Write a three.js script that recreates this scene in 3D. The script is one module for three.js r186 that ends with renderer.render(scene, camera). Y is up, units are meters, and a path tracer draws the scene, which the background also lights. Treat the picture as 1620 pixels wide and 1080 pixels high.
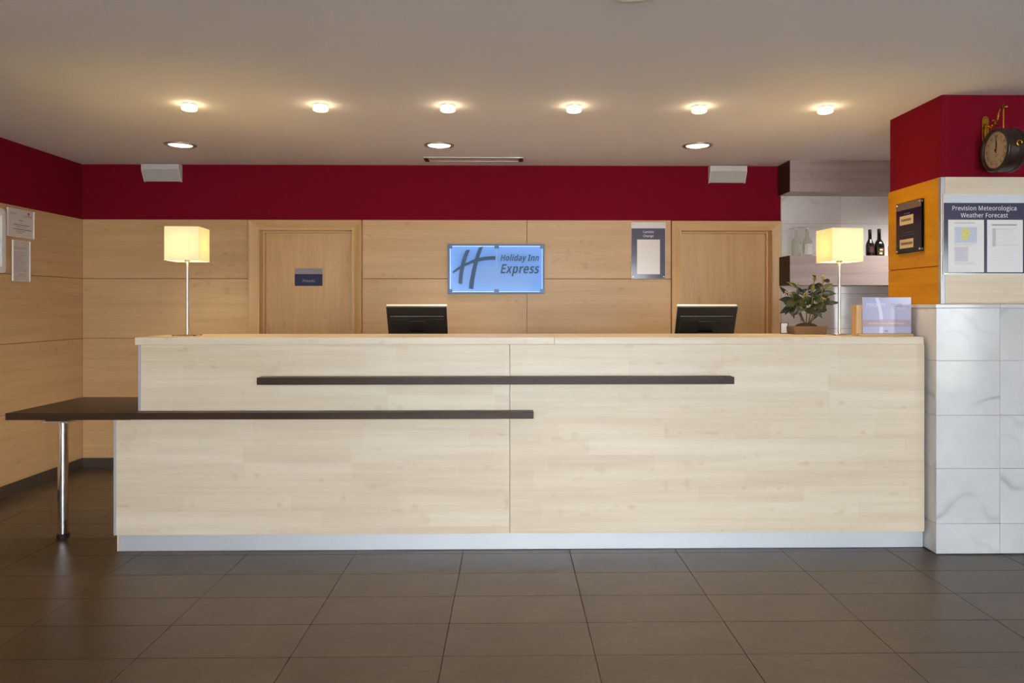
import * as THREE from 'three';
import { RoundedBoxGeometry } from 'three/addons/geometries/RoundedBoxGeometry.js';
import { TextGeometry } from 'three/addons/geometries/TextGeometry.js';
import { FontLoader } from 'three/addons/loaders/FontLoader.js';
import { mergeGeometries, toCreasedNormals } from 'three/addons/utils/BufferGeometryUtils.js';

// ---------------------------------------------------------------- camera, sky, exposure
const scene = new THREE.Scene();
const YAW = 0.01556, FOCAL = 1162;                       // focal length in pixels of the 1620x1080 frame
const camera = new THREE.PerspectiveCamera(2 * Math.atan(540 / FOCAL) * 180 / Math.PI, 1.5, 0.05, 200);
camera.position.set(0, 1.38, 0);
camera.rotation.y = -YAW;
camera.setViewOffset(1620, 1080, -16, 56, 1620, 1080);   // lens shift: level camera, horizon above the middle
camera.updateProjectionMatrix();
const renderer = new THREE.WebGLRenderer({ antialias: true });
renderer.toneMapping = THREE.LinearToneMapping;
renderer.toneMappingExposure = 1.16;
renderer.shadowMap.enabled = true;
scene.background = new THREE.Color(0.93, 0.94, 1.0);     // even overcast sky, seen only through the windows behind the camera
scene.backgroundIntensity = 14.5;

const PUCK = { color: [1.0, 0.74, 0.42], glow: 0.055, spot: 1.5, glass: 2.2 };
const DOWN = { color: [1.0, 0.95, 0.84], spot: 7, bar: 15, face: 2.4 };
const SHADE = { color: [1.0, 0.72, 0.2], power: 0.27 };

// ---------------------------------------------------------------- helpers
let seed = 12345;
const rnd = () => { seed = (seed + 0x6d2b79f5) | 0; let t = Math.imul(seed ^ (seed >>> 15), 1 | seed); t = (t + Math.imul(t ^ (t >>> 7), 61 | t)) ^ t; return ((t ^ (t >>> 14)) >>> 0) / 4294967296; };
const rr = (a, b) => a + (b - a) * rnd();
const taken = new Map();
function numbered(name) { const n = taken.get(name) ?? 0; taken.set(name, n + 1); return n ? name + '_' + String(n).padStart(3, '0') : name; }
function tag(o, label, category, group) { o.userData.label = label; o.userData.category = category; if (group) o.userData.group = group; return o; }
function thing(name, label, category, [x, y, z] = [0, 0, 0], turn = 0, group) {
  const o = new THREE.Group(); o.name = numbered(name); o.position.set(x, y, z); o.rotation.y = turn; scene.add(o);
  return tag(o, label, category, group);
}
function setting(name, pos = [0, 0, 0]) { const o = new THREE.Group(); o.name = name; o.position.set(...pos); o.userData.kind = 'structure'; scene.add(o); return o; }
function part(name, geo, mat, parent, label) {
  const m = new THREE.Mesh(geo, mat); m.name = name; m.castShadow = m.receiveShadow = true;
  if (label) m.userData.label = label;
  parent.add(m); return m;
}
// UVs in metres, chosen by the way each face points; swap turns the grain upright
function uvm(g, swap = false, uo = 0, vo = 0) {
  const p = g.attributes.position, n = g.attributes.normal, uv = new Float32Array(p.count * 2);
  for (let i = 0; i < p.count; i++) {
    const ax = Math.abs(n.getX(i)), ay = Math.abs(n.getY(i)), az = Math.abs(n.getZ(i));
    let u, v;
    if (az >= ax && az >= ay) { u = p.getX(i); v = p.getY(i); } else if (ax >= ay) { u = p.getZ(i); v = p.getY(i); } else { u = p.getX(i); v = p.getZ(i); }
    if (swap) [u, v] = [v, u];
    uv[2 * i] = u + uo; uv[2 * i + 1] = v + vo;
  }
  g.setAttribute('uv', new THREE.BufferAttribute(uv, 2));
  return g;
}
// bevelled box from corner to corner
function bx(x0, x1, y0, y1, z0, z1, r = 0.002, o = {}) {
  const w = x1 - x0, h = y1 - y0, d = z1 - z0;
  const g = new RoundedBoxGeometry(w, h, d, o.seg ?? 1, Math.min(r, w / 2.01, h / 2.01, d / 2.01));
  g.translate((x0 + x1) / 2, (y0 + y1) / 2, (z0 + z1) / 2);
  return uvm(g, o.swap, o.uo ?? 0, o.vo ?? 0);
}
const cyl = (r0, r1, h, seg = 32) => new THREE.CylinderGeometry(r0, r1, h, seg);
const merge = (list) => mergeGeometries(list.map((g) => { const q = g.index ? g.toNonIndexed() : g; for (const k of Object.keys(q.attributes)) if (!['position', 'normal', 'uv'].includes(k)) q.deleteAttribute(k); return q; }));
function lathe(pts, seg = 40) { return toCreasedNormals(new THREE.LatheGeometry(pts.map(([r, y]) => new THREE.Vector2(r, y)), seg), 0.6); }
function tube(pts, r, seg = 24, rs = 8) { return new THREE.TubeGeometry(new THREE.CatmullRomCurve3(pts.map((p) => new THREE.Vector3(...p))), seg, r, rs); }
function extrude(shape, depth, bevel = 0, o = {}) { return new THREE.ExtrudeGeometry(shape, { depth, bevelEnabled: bevel > 0, bevelThickness: bevel, bevelSize: bevel, bevelSegments: 2, curveSegments: o.curve ?? 12 }); }
function poly(pts) { const s = new THREE.Shape(); pts.forEach(([x, y], i) => (i ? s.lineTo(x, y) : s.moveTo(x, y))); s.closePath(); return s; }

// ---------------------------------------------------------------- procedural textures
function lattice(s) { return (x, y) => { let h = Math.imul(x, 374761393) ^ Math.imul(y, 668265263) ^ Math.imul(s, 1274126177); h = Math.imul(h ^ (h >>> 13), 1274126177); return ((h ^ (h >>> 16)) >>> 0) / 4294967296; }; }
function noise(s, px, py) {                               // value noise that repeats after px, py cells; x, y in 0..1
  const at = lattice(s), sm = (t) => t * t * (3 - 2 * t), m = (a, n) => ((a % n) + n) % n;
  return (x, y) => {
    x *= px; y *= py;
    const ix = Math.floor(x), iy = Math.floor(y), fx = sm(x - ix), fy = sm(y - iy), x0 = m(ix, px), x1 = m(ix + 1, px), y0 = m(iy, py), y1 = m(iy + 1, py);
    return (at(x0, y0) * (1 - fx) + at(x1, y0) * fx) * (1 - fy) + (at(x0, y1) * (1 - fx) + at(x1, y1) * fx) * fy;
  };
}
function dataTex(w, h, f, sx, sy, srgb = true) {
  const d = new Uint8Array(w * h * 4);
  for (let y = 0; y < h; y++) for (let x = 0; x < w; x++) {
    const c = f((x + 0.5) / w, (y + 0.5) / h), i = 4 * (y * w + x);
    for (let k = 0; k < 3; k++) d[i + k] = Math.max(0, Math.min(255, Math.round(c[k])));
    d[i + 3] = 255;
  }
  const t = new THREE.DataTexture(d, w, h); t.magFilter = THREE.LinearFilter; t.minFilter = THREE.LinearMipmapLinearFilter; t.wrapS = t.wrapT = THREE.RepeatWrapping;
  if (srgb) t.colorSpace = THREE.SRGBColorSpace;
  t.repeat.set(1 / sx, 1 / sy); t.needsUpdate = true; return t;
}
function woodTex(s, w, h, sx, sy, base, dark, amount, staves) {
  const a = noise(s, 3, 26), b = noise(s + 1, 7, 90), c = noise(s + 2, 40, 400), e = noise(s + 3, 60, 44), f = noise(s + 4, 6, 7), g = noise(s + 7, 14, 36), tone = lattice(s + 9), rows = staves ? Math.round(sy / staves) : 1;
  return dataTex(w, h, (u, v) => {
    const warp = 0.012 * (f(u, v) - 0.5);
    let t = 0.40 * a(u, v + warp) + 0.28 * b(u, v + warp) + 0.20 * c(u, v) + 0.12 * f(u, v);
    t = (t - 0.5) * 1.6;
    const fleck = Math.max(0, e(u, v) * g(u, v) - 0.55) * 2.2;
    let k = 0;
    if (staves) {
      const row = Math.floor(v * rows), n = 4, off = tone(row, 7), q = u * n + off, cell = ((Math.floor(q) % n) + n) % n, fu = q - Math.floor(q), fv = v * rows - row;
      k = (tone(row, cell * 13 + 1) - 0.5) * 0.9;
      if (fu < 0.004 || fv < 0.012) k += 0.35;
    }
    const m = Math.max(-1, Math.min(1.4, (t + k * 0.55) * amount + fleck * amount));
    return [0, 1, 2].map((i) => base[i] + (dark[i] - base[i]) * m);
  }, sx, sy);
}
function marbleTex(s, base, vein) {
  const n = [noise(s, 3, 3), noise(s + 1, 7, 7), noise(s + 2, 15, 15), noise(s + 3, 33, 33)], p = [noise(s + 4, 2, 3), noise(s + 5, 5, 6), noise(s + 6, 11, 12)];
  return dataTex(1024, 1024, (u, v) => {
    const wx = (n[0](u, v) - 0.5) * 0.35 + (n[1](u, v) - 0.5) * 0.12 + (n[2](u, v) - 0.5) * 0.04, r = p[0](u + wx, v + wx * 0.7) * 0.6 + p[1](u + wx, v - wx) * 0.3 + p[2](u, v + wx) * 0.1;
    const ridge = Math.max(0, 1 - Math.abs(r - 0.5) * 16) ** 2 * Math.max(0, n[1](v + 0.2, u) - 0.45) * 2.2, ridge2 = Math.max(0, 1 - Math.abs(r - 0.62) * 50) ** 2 * Math.max(0, n[0](v, u) - 0.5) * 2, cloud = n[0](u + 0.3, v) * 0.5 + n[1](u, v) * 0.3 + n[2](u, v) * 0.2;
    const m = Math.min(1, ridge * 0.9 + ridge2 * 0.8 + (cloud - 0.4) * 0.42 + (n[3](u, v) - 0.5) * 0.06);
    return [0, 1, 2].map((i) => base[i] + (vein[i] - base[i]) * m);
  }, 1.2, 1.2);
}
function canvasTex(w, h, draw) {
  const c = document.createElement('canvas'); c.width = w; c.height = h;
  const g = c.getContext('2d'); draw(g, w, h);
  const t = new THREE.CanvasTexture(c); t.colorSpace = THREE.SRGBColorSpace; return t;
}
const std = (o) => new THREE.MeshStandardMaterial(o);
const phys = (o) => new THREE.MeshPhysicalMaterial(o);
const mottle = dataTex(256, 256, (() => { const a = noise(71, 8, 8), b = noise(72, 40, 40), c = noise(73, 120, 120); return (u, v) => { const k = 128 + 90 * (a(u, v) * 0.4 + b(u, v) * 0.35 + c(u, v) * 0.25 - 0.5); return [k, k, k]; }; })(), 0.5, 0.5, false);
const brush = dataTex(256, 256, (() => { const a = noise(81, 4, 128), b = noise(82, 9, 256); return (u, v) => { const k = 120 + 110 * (a(u, v) * 0.5 + b(u, v) * 0.5 - 0.5); return [k, k, k]; }; })(), 0.6, 0.12, false);

const MAPLE = woodTex(1, 2048, 1024, 2.4, 1.26, [220, 204, 181], [194, 168, 136], 0.5, 0.09);
const PANEL = woodTex(11, 2048, 1024, 2.4, 1.2, [208, 170, 124], [178, 134, 88], 0.5, 0);
const DOORW = woodTex(21, 1024, 1024, 1.4, 0.8, [214, 174, 124], [182, 138, 88], 0.5, 0);
const PALE = marbleTex(61, [232, 231, 234], [186, 185, 186]);
const AMBER = woodTex(31, 1024, 512, 1.2, 0.8, [204, 142, 8], [176, 108, 6], 0.5, 0);
const DARKW = woodTex(41, 1024, 512, 1.6, 0.6, [58, 36, 26], [40, 23, 16], 0.9, 0);
const GREYW = woodTex(51, 1024, 512, 1.6, 0.6, [172, 156, 156], [146, 130, 128], 0.7, 0);
const MARBLE = marbleTex(61, [208, 208, 211], [158, 158, 158]);
const TILE = dataTex(512, 512, (() => { const a = noise(91, 5, 7), b = noise(92, 24, 60), c = noise(93, 90, 160); return (u, v) => { const k = 1 + 0.34 * (a(u, v) * 0.4 + b(u, v) * 0.35 + c(u, v) * 0.25 - 0.5); return [74 * k, 60 * k, 45 * k]; }; })(), 0.9, 0.9);

const M = {
  ceiling: std({ color: '#e6e4ea', roughness: 0.92, bumpMap: mottle, bumpScale: 0.0004 }),
  red: phys({ color: '#7c0a22', roughness: 0.85, specularIntensity: 0.25, bumpMap: mottle, bumpScale: 0.0004 }),
  plaster: std({ color: '#cfc8c0', roughness: 0.9 }),
  maple: std({ map: MAPLE, roughness: 0.34 }),
  panel: std({ map: PANEL, roughness: 0.42 }),
  door: std({ map: DOORW, roughness: 0.4 }),
  frame: std({ map: DOORW, roughness: 0.42 }),
  amber: std({ map: AMBER, roughness: 0.4 }),
  dark: phys({ map: DARKW, roughness: 0.42, clearcoat: 0.0, specularIntensity: 0.6 }),
  greyWood: std({ map: GREYW, roughness: 0.45 }),
  darkEnd: std({ color: '#2e2018', roughness: 0.5 }),
  marble: phys({ map: MARBLE, roughness: 0.12, specularIntensity: 0.8, clearcoat: 0.1, clearcoatRoughness: 0.05 }),
  paleMarble: phys({ map: PALE, roughness: 0.08, clearcoat: 0.4, clearcoatRoughness: 0.05 }),
  grout: std({ color: '#2b231c', roughness: 0.95 }),
  marbleGrout: std({ color: '#8f8c88', roughness: 0.9 }),
  skirting: std({ color: '#4a4038', roughness: 0.4, bumpMap: mottle, bumpScale: 0.0004 }),
  alu: std({ color: '#c9cbd0', roughness: 0.4, metalness: 0.85, roughnessMap: null, bumpMap: brush, bumpScale: 0.0002 }),
  plinth: std({ color: '#d4d7de', roughness: 0.5, metalness: 0.55, bumpMap: brush, bumpScale: 0.0003 }),
  edge: std({ color: '#b9b7c2', roughness: 0.45, metalness: 0.3 }),
  chrome: std({ color: '#e4e4e6', roughness: 0.07, metalness: 1 }),
  satin: std({ color: '#d2cfc9', roughness: 0.28, metalness: 0.9 }),
  brass: std({ color: '#c99a3a', roughness: 0.22, metalness: 1 }),
  black: std({ color: '#0e0b0b', roughness: 0.55 }),
  blackGloss: std({ color: '#0d0b0c', roughness: 0.25 }),
  rubber: std({ color: '#0e0d0d', roughness: 0.7 }),
  clock: std({ color: '#2e211b', roughness: 0.35, bumpMap: mottle, bumpScale: 0.0003 }),
  white: std({ color: '#e6e4e2', roughness: 0.5 }),
  lightBody: std({ color: '#d5d2d2', roughness: 0.5 }),
  diffuser: std({ color: '#bdbcbd', roughness: 0.35, bumpMap: mottle, bumpScale: 0.001 }),
  paper: std({ color: '#efece8', roughness: 0.8 }),
  acrylic: phys({ color: '#ffffff', roughness: 0.04, transmission: 1, thickness: 0, ior: 1.49 }),
  acrylicEdge: std({ color: '#ffffff', roughness: 0.3 }),
  glass: phys({ color: '#f4fbf8', roughness: 0.0, transmission: 1, thickness: 0, ior: 1.5 }),
  stem: std({ color: '#5d4a2c', roughness: 0.7 }),
  leafA: std({ color: '#222d12', roughness: 0.42, side: THREE.DoubleSide }),
  leafB: std({ color: '#353b18', roughness: 0.45, side: THREE.DoubleSide }),
  leafC: std({ color: '#1b220f', roughness: 0.5, side: THREE.DoubleSide }),
  bud: std({ color: '#8c8444', roughness: 0.6 }),
  budPink: std({ color: '#b49a90', roughness: 0.6 }),
  soil: std({ color: '#2d1d10', roughness: 0.95 }),
  planter: std({ color: '#6b4a22', roughness: 0.5 }),
  oak: std({ map: PANEL, roughness: 0.45 }),
};

// ---------------------------------------------------------------- the room (metres; the camera looks along -z)
const L = -3.645, BACK = -6.313, TOP = 2.59, RIGHT = 9.5, FRONT = 3.2;
// floor: every tile in view is a piece, the rest lies behind the camera or behind walls
const floor = setting('floor');
part('floor_base', bx(L - 0.3, RIGHT + 0.3, -0.2, -0.008, BACK - 0.5, FRONT + 0.3, 0.001), M.grout, floor);
{
  const tones = [1, 0.94, 1.05, 0.98].map((k) => std({ map: TILE, color: new THREE.Color(k, k, k), roughness: 0.36, bumpMap: mottle, bumpScale: 0.0003 }));
  const shapes = []; for (let k = 0; k < 8; k++) shapes.push(bx(-0.2988, 0.2988, -0.01, 0, -0.1488, 0.1488, 0.0015, { uo: rnd(), vo: rnd() }));
  const rest = [];
  for (let i = -6; i < 17; i++) for (let j = -12; j < 22; j++) {
    const x = -0.267 + 0.6 * i + 0.3, d = 3.8 + 0.3 * (j - 11) + 0.15;
    if (x < L - 0.3 || x > RIGHT + 0.3 || d > 6.5 || d < -3.3) continue;
    const seen = d > 2.4 && Math.abs(x) < d * 0.74 + 0.3 && !(x > 3.2 && d > 4) && x < 3.9;
    const hidden = d > 4.5 && x > -2.0 && x < 3.2;
    if (seen && !hidden) {
      const t = part('tile', shapes[Math.floor(rnd() * 8)], tones[Math.floor(rnd() * 4)], floor); t.position.set(x, 0, -d);
    } else { const g = shapes[0].clone(); g.translate(x, 0, -d); rest.push(g); }
  }
  const field = part('tile_field', merge(rest), tones[0], floor); field.userData.kind = 'stuff';
}
const ceiling = setting('ceiling');
part('ceiling_slab', bx(L - 0.3, RIGHT + 0.3, TOP, TOP + 0.2, BACK - 0.5, FRONT + 0.3, 0.001), M.ceiling, ceiling);

// left wall
const wallLeft = setting('wall_left');
part('wall_core', bx(L - 0.3, L - 0.012, 0, TOP, BACK - 0.5, FRONT + 0.3, 0.001), M.red, wallLeft);
const ROWS = [[0.0885, 0.592], [0.596, 1.103], [1.107, 1.612], [1.616, 2.118]];
for (const [y0, y1] of ROWS) for (const [z0, z1] of [[BACK, -4.2], [-4.197, -2.0], [-1.997, 0.2], [0.203, FRONT]]) part('wood_panel', bx(L - 0.012, L, y0, y1, z0, z1, 0.0015, { uo: rr(0, 2), vo: rr(0, 1) }), M.panel, wallLeft);

// back wall with two door openings
const wallBack = setting('wall_back');
const D1 = [-2.225, -1.273], D2 = [1.385, 2.333], FW = 0.083, DH = 2.112;
{
  const s = poly([[L - 0.3, 0], [RIGHT + 0.3, 0], [RIGHT + 0.3, TOP], [L - 0.3, TOP]]);
  for (const [a, b] of [D1, D2]) s.holes.push(poly([[a + 0.03, 0], [b - 0.03, 0], [b - 0.03, DH - 0.03], [a + 0.03, DH - 0.03]]));
  const g = extrude(s, 0.3); g.translate(0, 0, BACK - 0.312); part('wall_core', uvm(g), M.red, wallBack);
}
for (const [y0, y1] of ROWS) {
  const spans = [[L, D1[0] - 0.004], [D1[1] + 0.003, 0.139], [0.142, D2[0] - 0.004]];
  for (const [x0, x1] of spans) part('wood_panel', bx(x0, x1, y0, y1, BACK - 0.012, BACK, 0.0015, { uo: rr(0, 2), vo: rr(0, 1) }), M.panel, wallBack);
}
{ // polished stone slabs behind the bar
  const xs = [2.284, 2.85, 3.42, 3.99, 4.56, RIGHT];
  for (let r = 0; r < 8; r++) for (let k = 0; k < 5; k++) {
    const y0 = 2.394 - 0.302 * (r + 1), x0 = xs[k] + (k ? 0.001 : (y0 < 2.1 && 0.052)), y1 = y0 + 0.3005;
    part('marble_slab', bx(x0, xs[k + 1] - 0.0005, Math.max(0, y0), y1, BACK - 0.012, BACK + 0.004, 0.001, { uo: rnd() * 1.2, vo: rnd() * 1.2 }), M.paleMarble, wallBack);
  }
}
// door frames: one moulded profile carried round three sides with mitred corners
function frameGeo(x0, x1, y1, profile) {
  const pos = [], uv = [], q = (a, b, c, d, l0, l1, v0, v1) => { pos.push(...a, ...b, ...c, ...a, ...c, ...d); uv.push(l0, v0, l1, v0, l1, v1, l0, v0, l1, v1, l0, v1); };
  const path = (i, z) => [[x0 + i, 0, z], [x0 + i, y1 - i, z], [x1 - i, y1 - i, z], [x1 - i, 0, z]];
  let v = 0;
  for (let k = 0; k + 1 < profile.length; k++) {
    const A = path(...profile[k]), B = path(...profile[k + 1]), step = Math.hypot(profile[k + 1][0] - profile[k][0], profile[k + 1][1] - profile[k][1]);
    for (let s = 0; s < 3; s++) { const len = Math.hypot(A[s + 1][0] - A[s][0], A[s + 1][1] - A[s][1]); q(A[s], B[s], B[s + 1], A[s + 1], s * 2.1, s * 2.1 + len, v, v + step); }
    v += step;
  }
  const g = new THREE.BufferGeometry();
  g.setAttribute('position', new THREE.Float32BufferAttribute(pos, 3)); g.setAttribute('uv', new THREE.Float32BufferAttribute(uv, 2)); g.computeVertexNormals();
  return g;
}
M.frame.side = THREE.DoubleSide;
[[D1, 'door_1', 0.05], [D2, 'door_2', 0.024]].forEach(([[a, b], name, flare]) => {
  const d = setting(name, [(a + b) / 2, 0, BACK]), w = (b - a) / 2;
  part('door_frame', frameGeo(-w, w, DH, [[0, -0.012], [0, flare], [0.004, flare + 0.002], [0.066, 0.012], [0.068, 0.02], [0.082, 0.02], [FW, 0.018], [FW, -0.16], [FW + 0.0, -0.17]]), M.frame, d);
  part('door_stop', frameGeo(-w + FW - 0.001, w - FW + 0.001, DH - FW + 0.001, [[0, -0.075], [0.014, -0.075], [0.014, -0.118]]), M.frame, d);
  part('door_leaf', bx(-w + FW + 0.002, w - FW - 0.002, 0.006, DH - FW - 0.003, -0.165, -0.12, 0.002, { swap: true, uo: rnd(), vo: rnd() }), M.door, d);
});
// skirting tiles
const skL = setting('baseboard_left'), skB = setting('baseboard_back');
for (let z = BACK; z < FRONT; z += 0.6) part('skirting_tile', bx(L - 0.012, L + 0.006, 0, 0.0885, z + 0.0015, Math.min(FRONT, z + 0.5985), 0.0015), M.skirting, skL);
for (const [a, b] of [[L + 0.006, D1[0] - 0.002], [D1[1] + 0.002, D2[0] - 0.002]]) for (let x = a; x < b - 0.05; x += 0.6) part('skirting_tile', bx(x, Math.min(b, x + 0.597), 0, 0.0885, BACK - 0.012, BACK + 0.006, 0.0015), M.skirting, skB);

// wall behind the camera with shop windows, right wall
const wallFront = setting('wall_front'), WIN = [[-1.7, 0.5], [0.7, 3.0], [6.2, 7.3]];
{
  const s = poly([[L - 0.3, 0], [RIGHT + 0.3, 0], [RIGHT + 0.3, TOP], [L - 0.3, TOP]]);
  for (const [a, b] of WIN) s.holes.push(poly([[a, 0.03], [b, 0.03], [b, 2.3], [a, 2.3]]));
  const g = extrude(s, 0.25); g.translate(0, 0, FRONT); part('wall_core', uvm(g), M.plaster, wallFront);
  WIN.forEach(([a, b], i) => {
    const w = setting('window_' + (i + 1), [(a + b) / 2, 0.03, FRONT + 0.1]), h = (b - a) / 2, H = 2.27, f = 0.05;
    part('window_frame', merge([bx(-h, -h + f, 0, H, 0, 0.06), bx(h - f, h, 0, H, 0, 0.06), bx(-h + f, h - f, 0, f, 0, 0.06), bx(-h + f, h - f, H - f, H, 0, 0.06)]), M.alu, w);
    part('mullion', bx(-0.025, 0.025, f, H - f, 0, 0.06), M.alu, w);
    for (const s2 of [-1, 1]) { const p = part('pane', new THREE.PlaneGeometry(h - f - 0.025, H - 2 * f), M.glass, w); p.position.set(s2 * (h - f + 0.025) / 2, H / 2, 0.03); }
  });
}
const wallRight = setting('wall_right');
part('wall_core', bx(RIGHT, RIGHT + 0.3, 0, TOP, BACK - 0.5, FRONT + 0.3, 0.001), M.plaster, wallRight);
const pavement = part('pavement', bx(-40, 40, -0.3, -0.12, FRONT + 0.3, 40, 0.001), std({ color: '#d8d5cf', roughness: 0.9 }), scene); pavement.userData.kind = 'structure';

// column at the right: stone-clad base, wood and amber panels, red top
const CF = -4.17, CB = -4.745, CX = 2.47, CR = 3.5, MF = -4.045, MX = 2.365, ML = 1.369;
const column = setting('column');
part('column_core', bx(CX, CR, ML, TOP, CB, CF, 0.001), M.red, column);
part('stone_core', bx(MX + 0.012, CR, 0, ML, CB, MF - 0.012, 0.001), M.marbleGrout, column);
{
  const ys = [0.004, 0.171, 0.477, 0.773, 1.077, ML], xs = [MX, 2.722, 3.33, CR];
  for (let r = 0; r < 5; r++) {
    for (let k = 0; k < 3; k++) part('marble_slab', bx(xs[k] + (k ? 0.0007 : 0), xs[k + 1] - 0.0007, ys[r] + 0.0007, ys[r + 1] - 0.0007, MF - 0.013, MF, 0.001, { uo: rnd() * 1.2, vo: rnd() * 1.2 }), M.marble, column);
    part('marble_slab', bx(MX, MX + 0.013, ys[r] + 0.0007, ys[r + 1] - 0.0007, CB, MF - 0.0135, 0.001, { uo: rnd() * 1.2, vo: rnd() * 1.2 }), M.marble, column);
  }
  for (const [a, b] of [[MX - 0.004, 2.7215], [2.7225, CR]]) part('marble_capping', bx(a, b, ML + 0.0005, ML + 0.021, CB, MF + 0.003, 0.002, { uo: rnd(), vo: rnd() }), M.marble, column);
  for (const [y0, y1] of [[1.391, 1.608], [1.612, 2.118]]) {
    part('wood_panel', bx(CX + 0.012, CR, y0, y1, CF, CF + 0.012, 0.0015, { uo: rr(0, 2), vo: rr(0, 1) }), M.maple, column);
    part('amber_panel', bx(CX - 0.012, CX, y0, y1, CB, CF - 0.014, 0.0015, { uo: rr(0, 1), vo: rr(0, 1) }), M.amber, column, 'amber orange panel');
  }
  part('corner_trim', bx(CX - 0.013, CX + 0.012, 1.391, 2.118, CF - 0.014, CF + 0.013, 0.003), M.alu, column, 'aluminium corner strip');
}
// boxed-in bulkhead above the bar
const bulk = setting('trim_1');
part('bulkhead', bx(2.318, RIGHT, 2.329, TOP, BACK - 0.012, -6.06, 0.002), M.greyWood, bulk);
part('bulkhead_end', bx(2.312, 2.318, 2.329, TOP, BACK - 0.012, -6.06, 0.001), M.darkEnd, bulk);

// ---------------------------------------------------------------- reception counter
const PF = -4.14;                                         // front face of the panels
{
  const c = thing('reception_counter', 'long pale maple reception counter with a metal plinth against the marble column', 'counter');
  const pz = PF - 0.018;
  part('front_panel', bx(-2.069, -0.0055, 0.775, 1.163, pz, PF, 0.0012, { uo: 0.3, vo: 0.02 }), M.maple, c);
  part('front_panel', bx(-2.205, -0.0055, 0.099, 0.755, pz, PF, 0.0012, { uo: 1.1, vo: 0.4 }), M.maple, c);
  part('front_panel', bx(-0.0035, 2.352, 0.099, 1.163, pz, PF, 0.0012, { uo: 0.2, vo: 0.0 }), M.maple, c);
  part('edge_strip', bx(-2.083, -2.0695, 0.775, 1.163, pz - 0.002, PF + 0.001, 0.001), M.edge, c, 'light grey edge strip');
  part('edge_strip', bx(-2.219, -2.2055, 0.099, 0.755, pz - 0.002, PF + 0.001, 0.001), M.edge, c, 'light grey edge strip');
  part('carcass', bx(-2.081, 2.36, 0.0, 1.163, -4.64, pz - 0.0125, 0.002, { uo: 0.6 }), M.maple, c);
  part('carcass', bx(-2.217, -2.0815, 0.0, 0.755, -4.64, pz - 0.0125, 0.002, { uo: 0.6 }), M.maple, c);
  part('plinth', bx(-2.2, 2.358, 0.002, 0.0985, -4.1695, -4.165, 0.0015), M.plinth, c, 'brushed aluminium plinth');
  part('work_desk', bx(-1.8, 2.3, 0.735, 0.76, -5.25, -4.641, 0.003, { uo: 0.1 }), M.maple, c);
  for (const x of [-1.8, 0.2, 2.27]) part('desk_support', bx(x, x + 0.03, 0, 0.7345, -5.2, -4.641, 0.002), M.maple, c);
  const t = thing('countertop', 'pale maple countertop running the whole length of the reception counter', 'countertop');
  part('top_board', bx(-2.095, 0.2445, 1.1635, 1.205, -4.65, -4.125, 0.0025, { uo: 0.4, vo: 0.3 }), M.maple, t);
  part('top_board', bx(0.2455, 2.3405, 1.1635, 1.205, -4.65, -4.125, 0.0025, { uo: 1.3, vo: 0.7 }), M.maple, t);
  tag(part(numbered('bag_ledge'), bx(-1.395, 1.241, 0.947, 0.987, PF + 0.0005, -4.055, 0.002, { uo: 0.2 }), M.dark, scene), 'upper dark brown ledge bar fixed across the counter front', 'ledge');
}
{
  const t = thing('side_table', 'dark brown table top on one chrome leg at the left end of the counter', 'table', [-2.669, 0, -4.423]);
  const ox = 2.669, oz = 4.423;
  part('table_top', bx(-2.761 + ox, -2.0835 + ox, 0.7565, 0.7945, -4.77 + oz, -4.055 + oz, 0.002, { uo: 0.3, vo: 0.1 }), M.dark, t);
  tag(part(numbered('bag_ledge'), bx(-2.0832, 0.126, 0.7575, 0.7945, PF + 0.0005, -4.055, 0.002, { uo: 0.3, vo: 0.1 }), M.dark, scene), 'lower dark brown ledge bar running from the table along the counter front', 'ledge');
  const leg = part('leg', cyl(0.0285, 0.0285, 0.67, 40), M.chrome, t); leg.position.y = 0.021 + 0.335;
  const foot = part('foot', lathe([[0, 0], [0.033, 0], [0.034, 0.004], [0.034, 0.022], [0.031, 0.026], [0, 0.026]]), M.rubber, leg); foot.position.y = -0.356;
  part('mounting_block', bx(-0.07, 0.05, 0.7015, 0.7562, -0.06, 0.058, 0.002), M.dark, t);
  part('mounting_plate', bx(-0.09, 0.057, 0.6908, 0.7012, -0.055, 0.057, 0.002), M.satin, t);
  for (const [x, z] of [[-0.075, -0.04], [-0.075, 0.04], [0.045, -0.04], [0.045, 0.04]]) { const s = part('screw', cyl(0.005, 0.005, 0.003, 12), M.satin, t); s.position.set(x, 0.6895, z); }
}

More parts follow.
